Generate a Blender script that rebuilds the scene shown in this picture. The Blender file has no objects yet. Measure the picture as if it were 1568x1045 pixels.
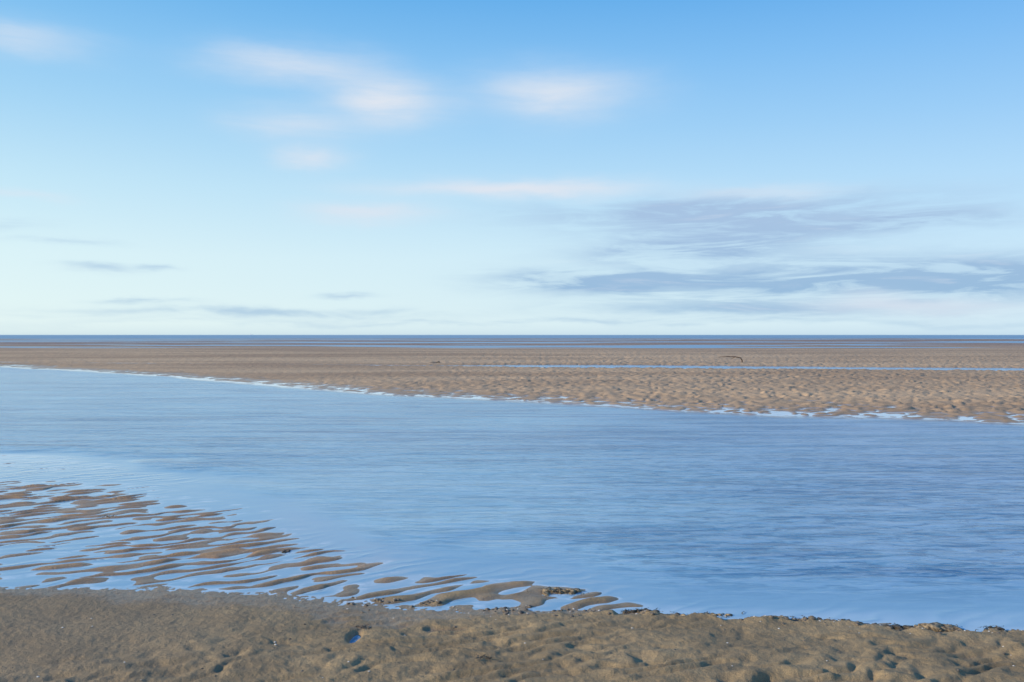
import bpy, bmesh, math, random
import numpy as np
from mathutils import Vector, noise as mnoise

scene = bpy.context.scene
scene.view_settings.view_transform = 'Standard'
scene.view_settings.look = 'None'
scene.view_settings.exposure = 0
random.seed(7)

H = 1.7
FOC = 30.0
K = 36.0 / FOC / 1568.0
HOR = 513.0

def px(x, y, z=0.0):
    d = (y - HOR) * K
    Y = (H - z) / d
    return ((x - 784) * K * Y, Y)

# ------------------------------------------------------------------ noise
def smooth(a, b, x):
    t = np.clip((x - a) / (b - a), 0, 1)
    return t * t * (3 - 2 * t)

_tabs = {}
def vnoise(x, y, seed=0):
    if seed not in _tabs:
        _tabs[seed] = np.random.RandomState(seed + 11).rand(256, 256) * 2 - 1
    T = _tabs[seed]
    x = np.asarray(x, dtype=np.float64); y = np.asarray(y, dtype=np.float64)
    xi = np.floor(x).astype(np.int64); yi = np.floor(y).astype(np.int64)
    xf = x - xi; yf = y - yi
    u = xf * xf * xf * (xf * (xf * 6 - 15) + 10)
    v = yf * yf * yf * (yf * (yf * 6 - 15) + 10)
    x0 = xi & 255; x1 = (xi + 1) & 255; y0 = yi & 255; y1 = (yi + 1) & 255
    return (T[x0, y0] * (1 - u) + T[x1, y0] * u) * (1 - v) + (T[x0, y1] * (1 - u) + T[x1, y1] * u) * v

def fbm(x, y, seed=0, o=4, g=0.5):
    s = 0; a = 1.0; n = 0
    c, sn = math.cos(0.6), math.sin(0.6)
    for i in range(o):
        s = s + a * vnoise(x, y, seed + i)
        n += a; a *= g
        x, y = (x * c - y * sn) * 2.03 + 17.3, (x * sn + y * c) * 2.03 + 5.1
    return s / n

def ripple(X, Y, ang, wl, seed, warp=1.0, brk=0.5, L=1.0):
    c, s = math.cos(ang), math.sin(ang)          # crest direction
    q = X * c + Y * s
    p = -X * s + Y * c
    ph = 2 * math.pi * p / wl + warp * (2.4 * vnoise(q / (1.8 * wl * L), p / (1.6 * wl), seed)
         + 1.3 * vnoise(q / (0.8 * wl * L), p / (0.9 * wl), seed + 1)
         + 3.0 * vnoise(q / (9 * wl), p / (9 * wl), seed + 2))
    r = np.sin(ph) + 0.28 * np.sin(2 * ph + 0.9)
    a = 0.62 + 0.5 * vnoise(q / (1.5 * wl * L), p / (1.1 * wl), seed + 3)
    return r * a + brk * vnoise(q / (0.95 * wl * L), p / (0.7 * wl), seed + 4)

# ------------------------------------------------------------------ shore lines
def line(pts, pre=None, post=None):
    w = [px(*p) for p in pts]
    if pre: w = [pre] + w
    if post: w = w + [post]
    a = np.array(w)
    return a[:, 0], a[:, 1]
FX, FY = line([(0, 562), (200, 572), (300, 580), (500, 597), (600, 604), (850, 617), (1100, 632), (1568, 648)],
              (-90, 90), (40, 9))
NX, NY = line([(0, 897), (400, 908), (620, 926), (780, 934), (920, 939), (1000, 939), (1200, 950), (1400, 966), (1568, 972)],
              (-20, 6.6), (20, 3.4))
RX, RY = line([(0, 700), (130, 710), (280, 736), (390, 782), (480, 820), (570, 848), (640, 868), (780, 882), (900, 898), (1060, 944)],
              (-25, 17), (20, 3.4))

def height(X, Y):
    Yf = np.interp(X, FX, FY) + 0.35 * vnoise(X * 0.5, Y * 0.02, 42) + 0.25 * fbm(X * 1.6, Y * 0.8, 43, 3)
    Yn = np.interp(X, NX, NY) + 0.10 * fbm(X * 2.2, Y * 1.0, 44, 3) + 0.03 * vnoise(X * 9, Y * 9, 54)
    Yr = np.interp(X, RX, RY)
    sn = Yn - Y
    sf = Y - Yf
    sr = Yr - Y + 0.6 * fbm(X * 1.1, Y * 1.1, 45, 2) * smooth(5.8, 7.5, Y)
    h = np.full_like(X, -0.25)
    # rippled flat on the left
    rip = ripple(X, Y, math.radians(33), 0.165, 60, 1.15, 1.0, 1.15)
    rw = smooth(-2.2, 0.15, sr)
    big = fbm(X * 0.9, Y * 0.9, 46, 3)
    edge = 0.12 + 0.32 * np.clip(Y - 5.7, 0, 5)
    flat = -0.0018 + (0.012 * rip + 0.0018 * fbm(X * 12, Y * 12, 47, 3)) * smooth(-0.5, 0.3, sr) + 0.007 * big
    flat = flat - 0.016 * (1 - smooth(-0.1 * edge, 1.3 * edge, sr))
    flat = flat + 0.003 * smooth(-1.2, 0.0, X) * smooth(7, 6, Y)
    arm = np.exp(-((Y - (10.35 - 0.18 * (X + 6.0))) / 0.36) ** 2)
    flat = flat - 0.03 * arm * smooth(-12, -7.6, -9.6 + 0 * X)
    h = h * (1 - rw) + flat * rw
    # near bank
    right = smooth(-0.6, 0.9, X)
    bank = 0.05 * smooth(-0.02, 1.2, sn) + (0.006 + 0.024 * right) * smooth(-0.03, 0.10 + 0.25 * (1 - right), sn)
    sl = smooth(-2.2, -0.2, X + 1.4 * (5.0 - Y))     # smoother sand at the far left
    mounds = fbm(X * 2.6 + 0.6 * Y, Y * 3.0, 48, 3, 0.5)
    pits = np.minimum(0, fbm(X * 8.5, Y * 10.5, 66, 2) + 0.30)
    r2 = ripple(X, Y, math.radians(28), 0.125, 70, 1.4, 0.9, 1.3)
    near = bank + (0.022 * mounds * (0.5 + 0.5 * sl) + 0.0095 * r2 * (0.28 + 0.72 * sl) * (0.8 + 0.8 * fbm(X * 0.8, Y * 1.5, 68, 2)) + 0.026 * pits * sl) * smooth(0.0, 0.4, sn)
    near = near + 0.0055 * fbm(X * 14, Y * 14, 49, 3) * (0.4 + 0.6 * sl) + 0.003 * fbm(X * 45, Y * 45, 52, 2)
    # crumbly lip along the water on the right
    near = near + 0.026 * right * np.exp(-((sn - 0.06) / 0.06) ** 2) * np.clip(0.2 + 1.5 * fbm(X * 7, Y * 7, 67, 3), 0, 1)
    hx, hy = px(543, 983)
    near = near - 0.085 * np.exp(-(((X - hx) / 0.028) ** 2 + ((Y - hy) / 0.08) ** 2))
    nw = smooth(-0.11, 0.04, sn)
    h = h * (1 - nw) + near * nw
    # far bank
    rf = ripple(X, Y, math.radians(30), 0.34, 80, 1.6, 1.3, 0.7)
    lf = fbm(X * 0.12, Y * 0.12, 50, 3)
    fade = 1 - smooth(45, 110, Y)
    rfw = smooth(-12, 6, X)
    far = -0.003 + 0.008 * smooth(-0.2, 0.6, sf) + 0.050 * smooth(0.6, 6, sf) + 0.02 * lf
    far = far + rf * fade * (0.008 + 0.019 * rfw) * (0.55 + 0.45 * smooth(0, 3, sf)) + 0.010 * fade * fbm(X * 2.2, Y * 2.2, 51, 3)
    # second channel
    cx0, cy0 = px(690, 560); cx1, cy1 = px(1568, 566)
    Yc = cy0 + (X - cx0) * (cy1 - cy0) / (cx1 - cx0) + 0.6 * vnoise(X * 0.15, Y * 0, 55)
    wd = 0.8 + 1.3 * smooth(-6, 3, X)
    cut = np.exp(-((Y - Yc) / wd) ** 4)
    far = far - cut * (0.050 + 0.15 * smooth(-4, 0, X) + 0.03 * vnoise(X * 0.4, Y * 0.4, 58))
    # outer flats: long bars and pools, then open sea
    st = fbm(X / 45.0, Y / 14.0, 56, 4, 0.6)
    st2 = fbm(X / 130.0, Y / 40.0, 57, 3, 0.6)
    outer = 0.055 + 0.09 * st - 0.04 * smooth(90, 200, Y) + 0.09 * st2 - 0.03 * smooth(200, 350, Y)
    ow = smooth(70, 120, Y)
    far = far * (1 - ow) + outer * ow
    far = far - 1.5 * smooth(380, 650, Y)
    fw = smooth(-1.3, 0.0, sf)
    h = h * (1 - fw) + far * fw
    return h

# ------------------------------------------------------------------ grid
def rows():
    r = [-25, -15, -8, -4, -1, 1, 2, 2.6, 3.0]
    y = 3.2
    while y < 6.2: r.append(y); y += 0.013 if y > 3.8 else 0.03
    while y < 45: r.append(y); y *= 1.0033 if y < 14 else 1.005
    while y < 700: r.append(y); y *= 1.009
    while y < 40000: r.append(y); y *= 1.12
    return np.array(r)
ys = rows()
nin, nout = 960, 36
uin = np.linspace(-1, 1, nin)
to = (np.linspace(0, 1, nout + 1)[1:]) ** 1.6
def xgrid(ys):
    w = 0.66 * np.maximum(ys, 3.0) + 0.6
    wo = 3.0 * np.maximum(ys, 3) + 40
    left = -(w[:, None] + (wo - w)[:, None] * to[::-1][None, :])
    mid = w[:, None] * uin[None, :]
    rt = w[:, None] + (wo - w)[:, None] * to[None, :]
    return np.concatenate([left, mid, rt], axis=1)

def grid_mesh(name, X, Y, Z):
    R, C = X.shape
    co = np.stack([X, Y, Z], -1).reshape(-1, 3).astype(np.float32)
    i = np.arange(R * C).reshape(R, C)
    f = np.stack([i[:-1, :-1], i[:-1, 1:], i[1:, 1:], i[1:, :-1]], -1).reshape(-1, 4)
    me = bpy.data.meshes.new(name)
    me.vertices.add(len(co)); me.vertices.foreach_set('co', co.ravel())
    me.loops.add(f.size); me.loops.foreach_set('vertex_index', f.ravel().astype(np.int32))
    me.polygons.add(len(f))
    me.polygons.foreach_set('loop_start', np.arange(0, f.size, 4, dtype=np.int32))
    me.polygons.foreach_set('use_smooth', np.ones(len(f), dtype=bool))
    me.update(calc_edges=True)
    ob = bpy.data.objects.new(name, me)
    scene.collection.objects.link(ob)
    return ob

X = xgrid(ys); Y = np.repeat(ys[:, None], X.shape[1], 1)
Z = height(X, Y)
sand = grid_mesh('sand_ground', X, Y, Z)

selr = [i for i in range(len(ys)) if ys[i] > 3.1 and (ys[i] < 13 or i % 2 == 0)]
if selr[-1] != len(ys) - 1: selr.append(len(ys) - 1)
Xw = X[selr]; Yw = Y[selr]; Dw = -Z[selr]
water = grid_mesh('water', Xw, Yw, np.zeros_like(Xw))
at = water.data.attributes.new('depth', 'FLOAT', 'POINT')
at.data.foreach_set('value', Dw.ravel().astype(np.float32))

# ------------------------------------------------------------------ node helpers
class NT:
    def __init__(s, tree): s.t = tree; s.n = tree.nodes; s.l = tree.links
    def new(s, ty, **kw):
        n = s.n.new(ty)
        for k, v in kw.items(): setattr(n, k, v)
        return n
    def put(s, sock, v):
        if isinstance(v, bpy.types.NodeSocket): s.l.new(v, sock)
        elif v is not None: sock.default_value = v
    def m(s, op, a, b=None, c=None, clamp=False):
        n = s.new('ShaderNodeMath', operation=op, use_clamp=clamp)
        s.put(n.inputs[0], a); s.put(n.inputs[1], b)
        if c is not None: s.put(n.inputs[2], c)
        return n.outputs[0]
    def mr(s, v, a, b, c=0.0, d=1.0, smooth=True):
        n = s.new('ShaderNodeMapRange', interpolation_type='SMOOTHSTEP' if smooth else 'LINEAR')
        s.put(n.inputs[0], v); s.put(n.inputs[1], a); s.put(n.inputs[2], b); s.put(n.inputs[3], c); s.put(n.inputs[4], d)
        return n.outputs[0]
    def mix(s, f, a, b, blend='MIX'):
        n = s.new('ShaderNodeMix', data_type='RGBA', blend_type=blend)
        s.put(n.inputs[0], f)
        s.put(n.inputs[6], a if isinstance(a, bpy.types.NodeSocket) else (*a, 1))
        s.put(n.inputs[7], b if isinstance(b, bpy.types.NodeSocket) else (*b, 1))
        return n.outputs[2]
    def noise(s, vec, scale=1, detail=4, rough=0.5, dist=0.0, mapscale=None, rot=None, loc=None):
        if mapscale or rot or loc:
            mp = s.new('ShaderNodeMapping')
            s.l.new(vec, mp.inputs[0])
            if mapscale: mp.inputs['Scale'].default_value = mapscale
            if rot: mp.inputs['Rotation'].default_value = rot
            if loc: mp.inputs['Location'].default_value = loc
            vec = mp.outputs[0]
        n = s.new('ShaderNodeTexNoise')
        s.l.new(vec, n.inputs['Vector'])
        n.inputs['Scale'].default_value = scale; n.inputs['Detail'].default_value = detail
        n.inputs['Roughness'].default_value = rough; n.inputs['Distortion'].default_value = dist
        return n.outputs[0]

def mat(name):
    m = bpy.data.materials.new(name); m.use_nodes = True
    nt = NT(m.node_tree)
    b = m.node_tree.nodes['Principled BSDF']
    return m, nt, b

def srgb(r, g, b):
    f = lambda c: (c / 255 / 12.92) if c / 255 <= 0.04045 else ((c / 255 + 0.055) / 1.055) ** 2.4
    return (f(r), f(g), f(b))

# ------------------------------------------------------------------ sand material
m, nt, b = mat('sand')
geo = nt.new('ShaderNodeNewGeometry')
pos = geo.outputs['Position']
sep = nt.new('ShaderNodeSeparateXYZ'); nt.l.new(pos, sep.inputs[0])
px_, py, pz = sep.outputs[0], sep.outputs[1], sep.outputs[2]
n1 = nt.noise(pos, 1.3, 5, 0.6)
n2 = nt.noise(pos, 11, 5, 0.65)
n3 = nt.noise(pos, 260, 3, 0.7)
nfar = nt.noise(pos, 1, 5, 0.6, mapscale=(0.03, 0.12, 1))
c = nt.mix(nt.mr(n1, 0.35, 0.65), (0.34, 0.25, 0.142), (0.47, 0.345, 0.195))
c = nt.mix(nt.mr(n2, 0.35, 0.7, 0, 0.5), c, (0.24, 0.185, 0.12))
# grey silt on the damp left part of the near bank
c = nt.mix(nt.mr(px_, -0.6, -2.6, 0, 0.4), c, (0.27, 0.22, 0.165))
mid = nt.mix(nt.mr(n1, 0.35, 0.65), (0.42, 0.265, 0.15), (0.54, 0.35, 0.20))
c = nt.mix(nt.mr(py, 5.4, 6.4), c, mid)
# far flats: warmer, slowly varying
cf = nt.mix(nt.mr(nfar, 0.38, 0.62), (0.46, 0.315, 0.20), (0.66, 0.465, 0.29))
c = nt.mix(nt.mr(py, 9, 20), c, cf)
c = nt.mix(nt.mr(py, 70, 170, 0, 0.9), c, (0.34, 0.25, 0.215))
c = nt.mix(nt.mr(n3, 0.35, 0.65, 0, 0.75), c, nt.mix(0.55, c, (0.04, 0.033, 0.025)))
wz = nt.m('ADD', pz, nt.m('MULTIPLY', nt.m('SUBTRACT', n2, 0.5), 0.012))
wet = nt.mr(wz, 0.004, 0.020, 1, 0)
wetf = nt.m('MULTIPLY', wet, nt.mr(py, 60, 200, 1, 0.3))
c = nt.mix(nt.m('MULTIPLY', wetf, 0.38), c, (0.20, 0.12, 0.065))
nt.l.new(c, b.inputs['Base Color'])
nt.put(b.inputs['Roughness'], nt.mr(wet, 0, 1, 0.85, 0.34, False))
nt.put(b.inputs['Specular IOR Level'], nt.mr(wet, 0, 1, 0.15, 0.45, False))
bp = nt.new('ShaderNodeBump'); bp.inputs['Distance'].default_value = 1.0
hb = nt.m('ADD', nt.m('MULTIPLY', n3, 0.0028), nt.m('MULTIPLY', nt.noise(pos, 60, 4, 0.65), 0.008))
nfl = nt.noise(pos, 1, 4, 0.6, mapscale=(1.6, 0.8, 1))
hb = nt.m('ADD', hb, nt.m('MULTIPLY', nt.m('MULTIPLY', nfl, 0.14), nt.mr(py, 30, 80)))
nt.l.new(hb, bp.inputs['Height']); bp.inputs['Strength'].default_value = 1.0
nt.l.new(bp.outputs[0], b.inputs['Normal'])
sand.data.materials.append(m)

# ------------------------------------------------------------------ water material
m, nt, b = mat('water')
geo = nt.new('ShaderNodeNewGeometry'); pos = geo.outputs['Position']
sep = nt.new('ShaderNodeSeparateXYZ'); nt.l.new(pos, sep.inputs[0]); wx, wy = sep.outputs[0], sep.outputs[1]
da = nt.new('ShaderNodeAttribute', attribute_name='depth'); dep = da.outputs['Fac']
deep = nt.mr(dep, 0.01, 0.16)
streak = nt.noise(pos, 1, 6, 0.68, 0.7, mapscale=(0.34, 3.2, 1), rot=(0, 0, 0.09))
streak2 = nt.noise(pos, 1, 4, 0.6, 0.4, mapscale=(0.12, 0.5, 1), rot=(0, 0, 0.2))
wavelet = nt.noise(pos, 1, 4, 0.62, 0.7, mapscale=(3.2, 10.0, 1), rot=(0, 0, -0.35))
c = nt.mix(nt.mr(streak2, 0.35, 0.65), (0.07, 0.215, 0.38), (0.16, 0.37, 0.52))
c = nt.mix(nt.mr(streak, 0.47, 0.60, 0, 0.7), c, (0.27, 0.48, 0.62))  # light and dark of the streaks painted into the colour, beyond the bump
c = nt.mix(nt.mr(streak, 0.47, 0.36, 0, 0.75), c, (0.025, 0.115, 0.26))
# violet cast that grows towards the right, varied by the streaks
vio = nt.mix(nt.mr(streak, 0.42, 0.60), (0.05, 0.14, 0.30), (0.20, 0.30, 0.50))
c = nt.mix(nt.mr(wx, -0.5, 6.0, 0, 0.6), c, vio)
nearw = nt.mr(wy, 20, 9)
c = nt.mix(nt.m('MULTIPLY', nt.mr(wavelet, 0.48, 0.60, 0, 0.55), nearw), c, (0.26, 0.41, 0.59))  # lit and shaded wavelets painted into the colour, as bump shading hardly shows
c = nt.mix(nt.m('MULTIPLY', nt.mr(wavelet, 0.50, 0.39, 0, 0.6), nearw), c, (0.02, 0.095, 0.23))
pool = nt.m('EXPONENT', nt.m('MULTIPLY', nt.m('ADD', nt.m('POWER', nt.m('DIVIDE', nt.m('ADD', wx, 1.9), 3.2), 2.0), nt.m('POWER', nt.m('DIVIDE', nt.m('ADD', wy, -9.0), 2.6), 2.0)), -1.0))
c = nt.mix(nt.m('MULTIPLY', pool, 0.6), c, (0.25, 0.48, 0.61))
c = nt.mix(deep, (0.24, 0.41, 0.55), c)
foamn = nt.noise(pos, 5, 4, 0.7, mapscale=(0.6, 1.5, 1))
foam = nt.m('MULTIPLY', nt.mr(dep, 0.0, nt.mr(wy, 7, 18, 0.012, 0.04), 1, 0), nt.mr(foamn, 0.47, 0.62))
# the lapping edge is a little wider where the bank drops off steeply
rgt = nt.m('MULTIPLY', nt.mr(wx, 0.3, 1.0), nt.mr(wy, 5.6, 5.2))
thr = nt.m('ADD', nt.mr(wy, 7, 18, 0.005, 0.07), nt.m('MULTIPLY', rgt, 0.035))
edge = nt.m('MULTIPLY', nt.mr(dep, 0.0005, thr, 1, 0), nt.m('ADD', nt.mr(wy, 7, 18, 0.4, 0.85), nt.m('MULTIPLY', rgt, 0.3)))
foam = nt.m('MULTIPLY', nt.m('MAXIMUM', foam, edge), nt.mr(wy, 34, 44, 0.9, 0.0))
foam = nt.m('MULTIPLY', foam, nt.mr(wy, 7, 14, 0.6, 0.9))
c = nt.mix(foam, c, (0.68, 0.77, 0.85))
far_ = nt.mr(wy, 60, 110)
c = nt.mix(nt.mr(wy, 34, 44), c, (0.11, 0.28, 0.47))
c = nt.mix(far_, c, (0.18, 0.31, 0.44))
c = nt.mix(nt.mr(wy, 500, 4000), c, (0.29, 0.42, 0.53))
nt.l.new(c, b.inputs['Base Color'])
nt.put(b.inputs['Roughness'], nt.m('ADD', nt.mr(deep, 0, 1, 0.08, 0.17), nt.m('MULTIPLY', far_, 0.25)))
b.inputs['IOR'].default_value = 1.33
nt.put(b.inputs['Specular IOR Level'], nt.mr(nt.mr(wy, 34, 44), 0, 1, 0.5, 0.2))
w1 = nt.noise(pos, 1, 4, 0.6, 0.8, mapscale=(1.1, 4.5, 1), rot=(0, 0, 0.15))
w3 = nt.noise(pos, 1, 3, 0.6, 0.0, mapscale=(0.25, 1.0, 1))
hh = nt.m('ADD', nt.m('MULTIPLY', w1, 0.03), nt.m('MULTIPLY', wavelet, 0.026))
hh = nt.m('ADD', hh, nt.m('MULTIPLY', w3, 0.07))
hh = nt.m('MULTIPLY', hh, nt.mr(dep, 0.0, 0.2, 0.03, 1.0))
hh = nt.m('MULTIPLY', hh, nt.mr(pool, 0.1, 0.8, 1.0, 0.4))
bp = nt.new('ShaderNodeBump'); bp.inputs['Distance'].default_value = 1.0; bp.inputs['Strength'].default_value = 0.8
nt.l.new(hh, bp.inputs['Height']); nt.l.new(bp.outputs[0], b.inputs['Normal'])
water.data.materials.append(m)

# ------------------------------------------------------------------ beach litter
def mesh_obj(name, bm, material, smooth_f=True):
    me = bpy.data.meshes.new(name); bm.to_mesh(me); bm.free()
    if smooth_f:
        for p in me.polygons: p.use_smooth = True
    o = bpy.data.objects.new(name, me); scene.collection.objects.link(o)
    me.materials.append(material)
    return o
def hz(x, y):
    return float(height(np.array([[x]], float), np.array([[y]], float))[0, 0])

def simple_mat(name, c1, c2, scale, rough=0.7, bump=0.003):
    m, nt, b = mat(name)
    g = nt.new('ShaderNodeNewGeometry')
    n = nt.noise(g.outputs['Position'], scale, 5, 0.65)
    nt.l.new(nt.mix(nt.mr(n, 0.35, 0.65), c1, c2), b.inputs['Base Color'])
    b.inputs['Roughness'].default_value = rough
    bp = nt.new('ShaderNodeBump'); bp.inputs['Distance'].default_value = bump * 3
    nt.l.new(n, bp.inputs['Height']); nt.l.new(bp.outputs[0], b.inputs['Normal'])
    return m
m_shell = simple_mat('shell', (0.45, 0.40, 0.34), (0.75, 0.72, 0.66), 60, 0.5)
m_peb = simple_mat('pebble', (0.05, 0.045, 0.04), (0.20, 0.16, 0.12), 50, 0.6)
m_weed = simple_mat('seaweed', (0.03, 0.024, 0.014), (0.12, 0.085, 0.045), 70, 0.5)
m_wood = simple_mat('driftwood', (0.05, 0.035, 0.025), (0.12, 0.08, 0.055), 30, 0.8)
m_clod = simple_mat('sand_clod', (0.06, 0.045, 0.03), (0.42, 0.31, 0.18), 40, 0.8)

def lump(bm, x, y, z, sx, sy, sz, sub=2, j=0.35):
    r = bmesh.ops.create_icosphere(bm, subdivisions=sub, radius=1)
    off = Vector((random.random() * 50, random.random() * 50, random.random() * 50))
    a = random.random() * 6.28; ca, sa = math.cos(a), math.sin(a)
    for v in r['verts']:
        k = 1 + j * mnoise.noise(v.co * 1.4 + off) + j * 0.4 * mnoise.noise(v.co * 4 + off)
        p = v.co * k
        qx, qy = p.x * sx, p.y * sy
        v.co = Vector((x + qx * ca - qy * sa, y + qx * sa + qy * ca, z + p.z * sz))

def shell(bm, x, y, z, r):   # one cockle valve: ribbed dome
    a0 = random.random() * 6.28; t = random.uniform(-0.3, 0.3)
    rings = []
    top = bm.verts.new((x, y, z + r * 0.45))
    for k in range(1, 4):
        ring = []
        for i in range(12):
            a = i / 12 * 6.283
            rr = r * k / 3 * (1 + (0.10 if i % 2 else -0.05)) * (0.8 + 0.2 * math.cos(a))
            h = r * 0.45 * (1 - (k / 3) ** 2) + math.cos(a) * t * r * 0.3
            ring.append(bm.verts.new((x + rr * math.cos(a + a0), y + rr * math.sin(a + a0), z + h)))
        rings.append(ring)
    for i in range(12):
        bm.faces.new((top, rings[0][i], rings[0][(i + 1) % 12]))
        for k in range(2):
            bm.faces.new((rings[k][i], rings[k + 1][i], rings[k + 1][(i + 1) % 12], rings[k][(i + 1) % 12]))

bm = bmesh.new(); bp_ = bmesh.new()
for i in range(700):
    if i < 500:   # strandline along the near shore
        x = random.uniform(-1.1, 3.4)
        y = float(np.interp(x, NX, NY)) - abs(random.gauss(0.0, 0.09)) + 0.05
    else:
        x = random.uniform(-4, 4.2); y = random.uniform(3.7, 5.3)
    z = hz(x, y)
    if z < 0.002: continue
    k = random.random()
    if k < 0.28: shell(bm, x, y, z, random.uniform(0.004, 0.010))
    else:
        s = random.uniform(0.003, 0.011) * (1.5 if i < 500 else 0.8)
        lump(bp_, x, y, z, s * 1.4, s, s * 0.7, 1)
mesh_obj('seashells', bm, m_shell)
mesh_obj('pebbles', bp_, m_peb)

def weed(name, cx, cy, L, W, n, hgt, lumps=14, mt=None):
    """a low heap of weed fronds on a base of wet lumps"""
    root = bpy.data.objects.new(name, None); scene.collection.objects.link(root)
    root.location = (cx, cy, 0)
    bm = bmesh.new()
    for i in range(n):
        x = cx + random.gauss(0, L * 0.4); y = cy + random.gauss(0, W * 0.4)
        z0 = max(hz(x, y), 0)
        a = random.random() * 6.28; w = random.uniform(0.0015, 0.004); seg = 7
        ln = random.uniform(0.02, 0.07); prev = None
        if hgt > 0.05: ln *= 3; w *= 3
        ph = random.uniform(0, hgt) * 0.6
        for k in range(seg + 1):
            t = k / seg
            a += random.uniform(-0.5, 0.5)
            x += math.cos(a) * ln / seg; y += math.sin(a) * ln / seg
            z = z0 + ph * math.sin(math.pi * min(1, t * 0.9 + 0.1)) + 0.003
            ww = w * (1 - 0.6 * t)
            nx_, ny_ = -math.sin(a) * ww, math.cos(a) * ww
            c1 = bm.verts.new((x + nx_ - cx, y + ny_ - cy, z + random.uniform(-1, 1) * 0.003))
            c2 = bm.verts.new((x - nx_ - cx, y - ny_ - cy, z + random.uniform(-1, 1) * 0.003))
            if prev: bm.faces.new((prev[0], c1, c2, prev[1]))
            prev = (c1, c2)
    f = mesh_obj('fronds', bm, m_weed); f.parent = root
    bm = bmesh.new()
    for i in range(lumps):
        x = cx + random.gauss(0, L * 0.38); y = cy + random.gauss(0, W * 0.35)
        z = max(hz(x, y), 0)
        s = random.uniform(0.35, 1.0) * hgt
        lump(bm, x - cx, y - cy, z + s * 0.1, s * 1.8, s * 1.1, s * 0.7, 2, 0.6)
    f = mesh_obj('holdfast', bm, mt or m_weed); f.parent = root
    return root

def shore(x, off=0.0):
    a, b_ = px(x, 940)
    for _ in range(6):
        b_ = float(np.interp(a, NX, NY)); a = (x - 784) * K * b_
    return a, b_ + off
x, y = px(860, 908); weed('seaweed_clump', x, y, 0.22, 0.06, 40, 0.020, 26, m_clod)
x, y = shore(1440, 0.02); weed('seaweed_clump', x, y, 0.13, 0.04, 20, 0.032, 28, m_clod)
for xx, L, n_, h_, l_, mm in [(1230, .25, 30, .018, 18, m_clod), (970, .14, 34, .018, 12, None), (1380, .10, 28, .020, 14, None), (1090, .2, 22, .015, 16, m_clod), (1310, .1, 18, .018, 10, m_clod), (1520, .1, 12, .013, 8, None)]:
    x, y = shore(xx); weed('seaweed_clump', x, y, L, 0.03, n_, h_, l_, mm)
x, y = px(557, 967); weed('seaweed_clump', x, y, 0.04, 0.015, 14, 0.007, 3)
x, y = px(735, 1029); weed('seaweed_clump', x, y, 0.03, 0.02, 10, 0.007, 4)
x, y = px(165, 792); weed('seaweed_clump', x, y, 0.06, 0.04, 10, 0.012, 4)
x, y = px(437, 846); weed('seaweed_clump', x, y, 0.06, 0.04, 12, 0.012, 5)
x, y = px(665, 557); weed('seaweed_clump', x, y, 0.35, 0.2, 40, 0.08, 10)

# driftwood branch lying on the far flat, one end lifted and bent
def branch(name, pts, mt):
    bm = bmesh.new()
    def tube(P, R, n=8):
        rings = []
        for i, p in enumerate(P):
            p = Vector(p)
            d = (Vector(P[min(i + 1, len(P) - 1)]) - Vector(P[max(i - 1, 0)])).normalized()
            u = d.cross(Vector((0, 1, 0.2))).normalized(); v = d.cross(u)
            rings.append([bm.verts.new(p + (u * math.cos(a) + v * math.sin(a)) * R[i] * random.uniform(0.8, 1.2)) for a in [j / n * 6.283 for j in range(n)]])
        for i in range(len(rings) - 1):
            for j in range(n):
                bm.faces.new((rings[i][j], rings[i][(j + 1) % n], rings[i + 1][(j + 1) % n], rings[i + 1][j]))
        bm.faces.new(rings[0]); bm.faces.new(rings[-1])
    for P, R in pts: tube(P, R)
    return mesh_obj(name, bm, mt)
x, y = px(1132, 557); zb = hz(x, y)
branch('driftwood_branch', [
    ([(x + .15, y, zb - .05), (x + .17, y, zb + .15), (x + .08, y, zb + .29), (x - .2, y + .1, zb + .36), (x - .7, y + .2, zb + .38), (x - 1.2, y + .3, zb + .34)],
     [.045, .04, .036, .03, .024, .012]),
    ([(x - .2, y + .1, zb + .36), (x - .4, y, zb + .28), (x - .5, y - .1, zb + .24)], [.02, .015, .008]),
], m_wood)

# distant ship
m_hull = simple_mat('ship_paint', (0.75, 0.75, 0.77), (0.85, 0.85, 0.87), 0.5, 0.5)
bm = bmesh.new()
sy = 6500; sx = (385 - 784) * K * sy
prof = [(-13, 0, 1.6), (-13, 3.2, 2.2), (9, 3.2, 2.4), (14, 4.2, 0.2), (11, 0, 0.2), (-11, 0, 1.6)]
lv = [bm.verts.new((sx + p[0], sy - p[2], p[1])) for p in prof]; rv = [bm.verts.new((sx + p[0], sy + p[2], p[1])) for p in prof]
bm.faces.new(lv); bm.faces.new(rv[::-1])
for i in range(6): bm.faces.new((lv[i], lv[(i + 1) % 6], rv[(i + 1) % 6], rv[i]))
for (a0, a1, z0, z1) in [(-10, -2, 3.2, 6.0), (-8.5, -4, 6.0, 8.0), (-7, -5.5, 8, 11)]:
    g = bmesh.ops.create_cube(bm, size=1)
    for v in g['verts']: v.co = Vector((sx + (a0 + a1) / 2 + v.co.x * (a1 - a0), sy + v.co.y * 3, (z0 + z1) / 2 + v.co.z * (z1 - z0)))
mesh_obj('ship', bm, m_hull, False)

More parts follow.
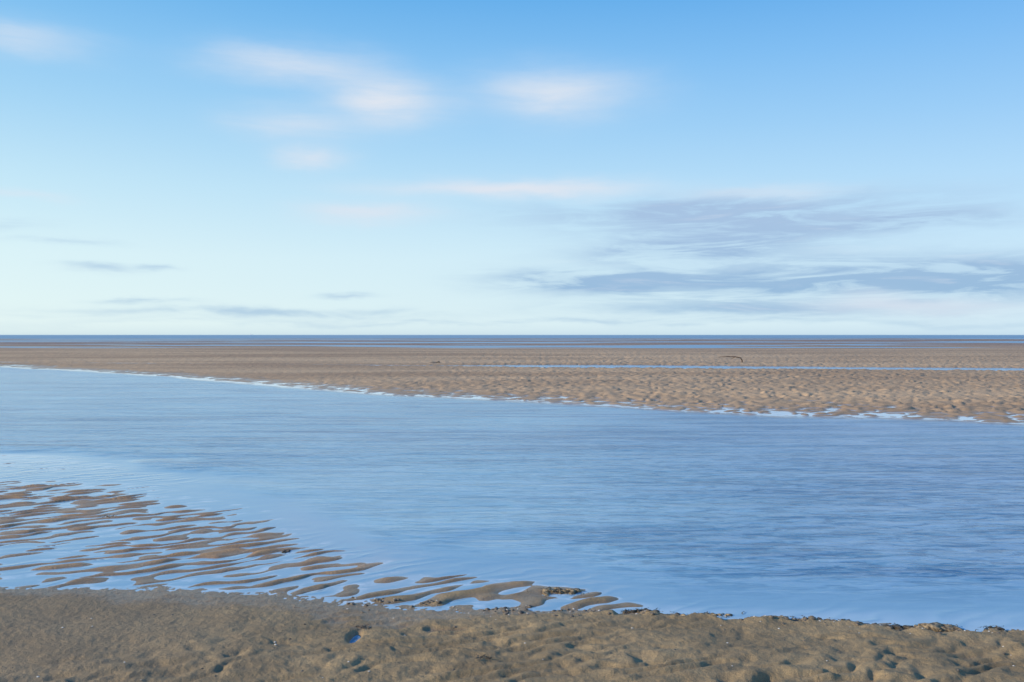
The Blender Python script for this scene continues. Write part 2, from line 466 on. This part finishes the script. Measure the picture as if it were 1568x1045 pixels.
# ------------------------------------------------------------------ sun + sky
SUN_EL, SUN_AZ = 20.0, -108.0     # azimuth clockwise from +Y (view direction): left, slightly behind
ld = bpy.data.lights.new('sun', 'SUN'); ld.energy = 5.0; ld.angle = math.radians(0.6); ld.color = (1.0, 0.85, 0.64)
lo = bpy.data.objects.new('sun', ld); scene.collection.objects.link(lo)
e, a = math.radians(SUN_EL), math.radians(SUN_AZ)
sd = Vector((math.sin(a) * math.cos(e), math.cos(a) * math.cos(e), math.sin(e)))
lo.rotation_euler = (-sd).to_track_quat('-Z', 'Y').to_euler()

w = bpy.data.worlds.new('World'); scene.world = w; w.use_nodes = True
nt = NT(w.node_tree)
bg = w.node_tree.nodes['Background']; bg.inputs['Strength'].default_value = 0.1
sky = nt.new('ShaderNodeTexSky', sky_type='NISHITA'); sky.sun_disc = False
sky.sun_elevation = e; sky.sun_rotation = a; sky.air_density = 1.0; sky.dust_density = 0.3; sky.ozone_density = 2.0
tc = nt.new('ShaderNodeTexCoord'); dirv = tc.outputs['Generated']
nrm = nt.new('ShaderNodeVectorMath', operation='NORMALIZE'); nt.l.new(dirv, nrm.inputs[0])
sp = nt.new('ShaderNodeSeparateXYZ'); nt.l.new(nrm.outputs[0], sp.inputs[0])
el = nt.m('ARCSINE', sp.outputs[2]); az = nt.m('ARCTAN2', sp.outputs[0], sp.outputs[1])
ramp = nt.new('ShaderNodeValToRGB')
nt.put(ramp.inputs[0], nt.m('DIVIDE', el, math.pi / 2, clamp=True))
stops = [(500, (220, 243, 252)), (400, (212, 240, 254)), (300, (190, 229, 254)), (200, (162, 213, 252)), (100, (134, 197, 249)), (0, (104, 179, 242))]
cr = ramp.color_ramp
def eln(y): return math.atan((HOR - y) * K) / (math.pi / 2)
cr.elements[0].position = 0.0; cr.elements[0].color = (*srgb(203, 229, 244), 1)
cr.elements[1].position = 1.0; cr.elements[1].color = (*srgb(50, 110, 190), 1)
for yy, col in stops:
    el_ = cr.elements.new(eln(yy)); el_.color = (*srgb(*col), 1)
el_ = cr.elements.new(0.45); el_.color = (*srgb(65, 138, 215), 1)
rampc = nt.mix(1.0, ramp.outputs[0], (10, 10, 10), 'MULTIPLY')
base = nt.mix(0.9, sky.outputs[0], rampc)
side = nt.mr(az, -0.6, 0.6, 1.08, 0.95, False)
cb = nt.new('ShaderNodeCombineXYZ')
nt.put(cb.inputs[0], nt.m('POWER', side, 1.6)); nt.put(cb.inputs[1], side); nt.put(cb.inputs[2], 1.0)
base = nt.mix(1.0, base, cb.outputs[0], 'MULTIPLY')
# clouds: soft streaked masses at given bearings/elevations
cv = nt.new('ShaderNodeCombineXYZ'); nt.put(cv.inputs[0], az); nt.put(cv.inputs[1], el)
cvo = cv.outputs[0]
wa = nt.m('MULTIPLY', nt.m('SUBTRACT', nt.noise(cvo, 1, 3, 0.55, mapscale=(8, 22, 1)), 0.5), 0.10)
we = nt.m('MULTIPLY', nt.m('SUBTRACT', nt.noise(cvo, 1, 4, 0.6, mapscale=(7, 26, 1), loc=(5, 3, 0)), 0.5), 0.030)
aw = nt.m('ADD', az, wa); ew = nt.m('ADD', el, we)
fine = nt.noise(cvo, 1, 6, 0.62, 0.5, mapscale=(7, 62, 1), loc=(2, 9, 0), rot=(0, 0, -0.02))
def blob(x, y, rx, ry, s, p=1.0):
    a0 = math.atan((x - 784) * K); e0 = math.atan((HOR - y) * K * math.cos(a0))
    ra = rx * K * math.cos(a0) ** 2; re = ry * K * math.cos(a0)
    u = nt.m('DIVIDE', nt.m('SUBTRACT', aw, a0), ra); v = nt.m('DIVIDE', nt.m('SUBTRACT', ew, e0), re)
    r2 = nt.m('ADD', nt.m('MULTIPLY', u, u), nt.m('MULTIPLY', v, v))
    return nt.m('MULTIPLY', nt.m('EXPONENT', nt.m('MULTIPLY', r2, -1.0)), s)
def total(lst):
    acc = None
    for q in lst:
        o = blob(*q); acc = o if acc is None else nt.m('ADD', acc, o)
    return acc
whites = total([(445, 100, 115, 24, .7), (590, 156, 78, 34, .95), (850, 146, 105, 34, .82), (440, 192, 85, 22, .55),
                (475, 243, 48, 14, .7), (40, 60, 105, 24, .5), (790, 290, 190, 13, .95), (565, 328, 85, 15, .85),
                (1170, 296, 110, 9, .5), (50, 303, 60, 8, .35), (1400, 468, 180, 12, .6), (1330, 455, 60, 12, .3)])
greys = total([(1110, 324, 270, 22, 1.3), (1120, 360, 180, 18, 1.15), (1400, 338, 130, 14, .95), (1040, 386, 150, 13, 1.1),
               (1230, 430, 300, 34, 1.15), (900, 430, 130, 16, 1.25), (1500, 425, 200, 30, 1.0), (1150, 475, 260, 12, .7), (400, 480, 260, 7, .65),
               (150, 410, 60, 6, .55), (250, 408, 30, 4, .5), (220, 462, 60, 4, .55), (100, 368, 70, 4, .3), (530, 450, 40, 4, .5), (20, 345, 50, 7, .25), (950, 495, 700, 4, .4)])
fm = nt.mr(fine, 0.35, 0.58, 0.32, 1.1)
fw_ = nt.mr(fine, 0.25, 0.6, 0.75, 1.05)
wm = nt.m('MULTIPLY', whites, fw_, clamp=True)
gm = nt.m('MULTIPLY', nt.m('MULTIPLY', greys, fm), 0.9, clamp=True)
S = lambda r, g, b: tuple(10 * v for v in srgb(r, g, b))
gcol = nt.mix(nt.mr(el, 0.02, 0.14), S(152, 188, 220), S(168, 196, 227))
gcol = nt.mix(nt.mr(fine, 0.55, 0.75, 0, 0.45), gcol, S(208, 220, 236))
c = nt.mix(gm, base, gcol)
c = nt.mix(wm, c, S(222, 230, 241))
nt.l.new(c, bg.inputs['Color'])

# ------------------------------------------------------------------ camera
cd = bpy.data.cameras.new('camera'); cd.lens = FOC; cd.sensor_width = 36
cd.clip_start = 0.05; cd.clip_end = 100000
co = bpy.data.objects.new('camera', cd); scene.collection.objects.link(co)
co.location = (0, 0, H)
pitch = math.atan((522.5 - HOR) * K)
co.rotation_euler = (math.radians(90) - pitch, 0, 0)
scene.camera = co
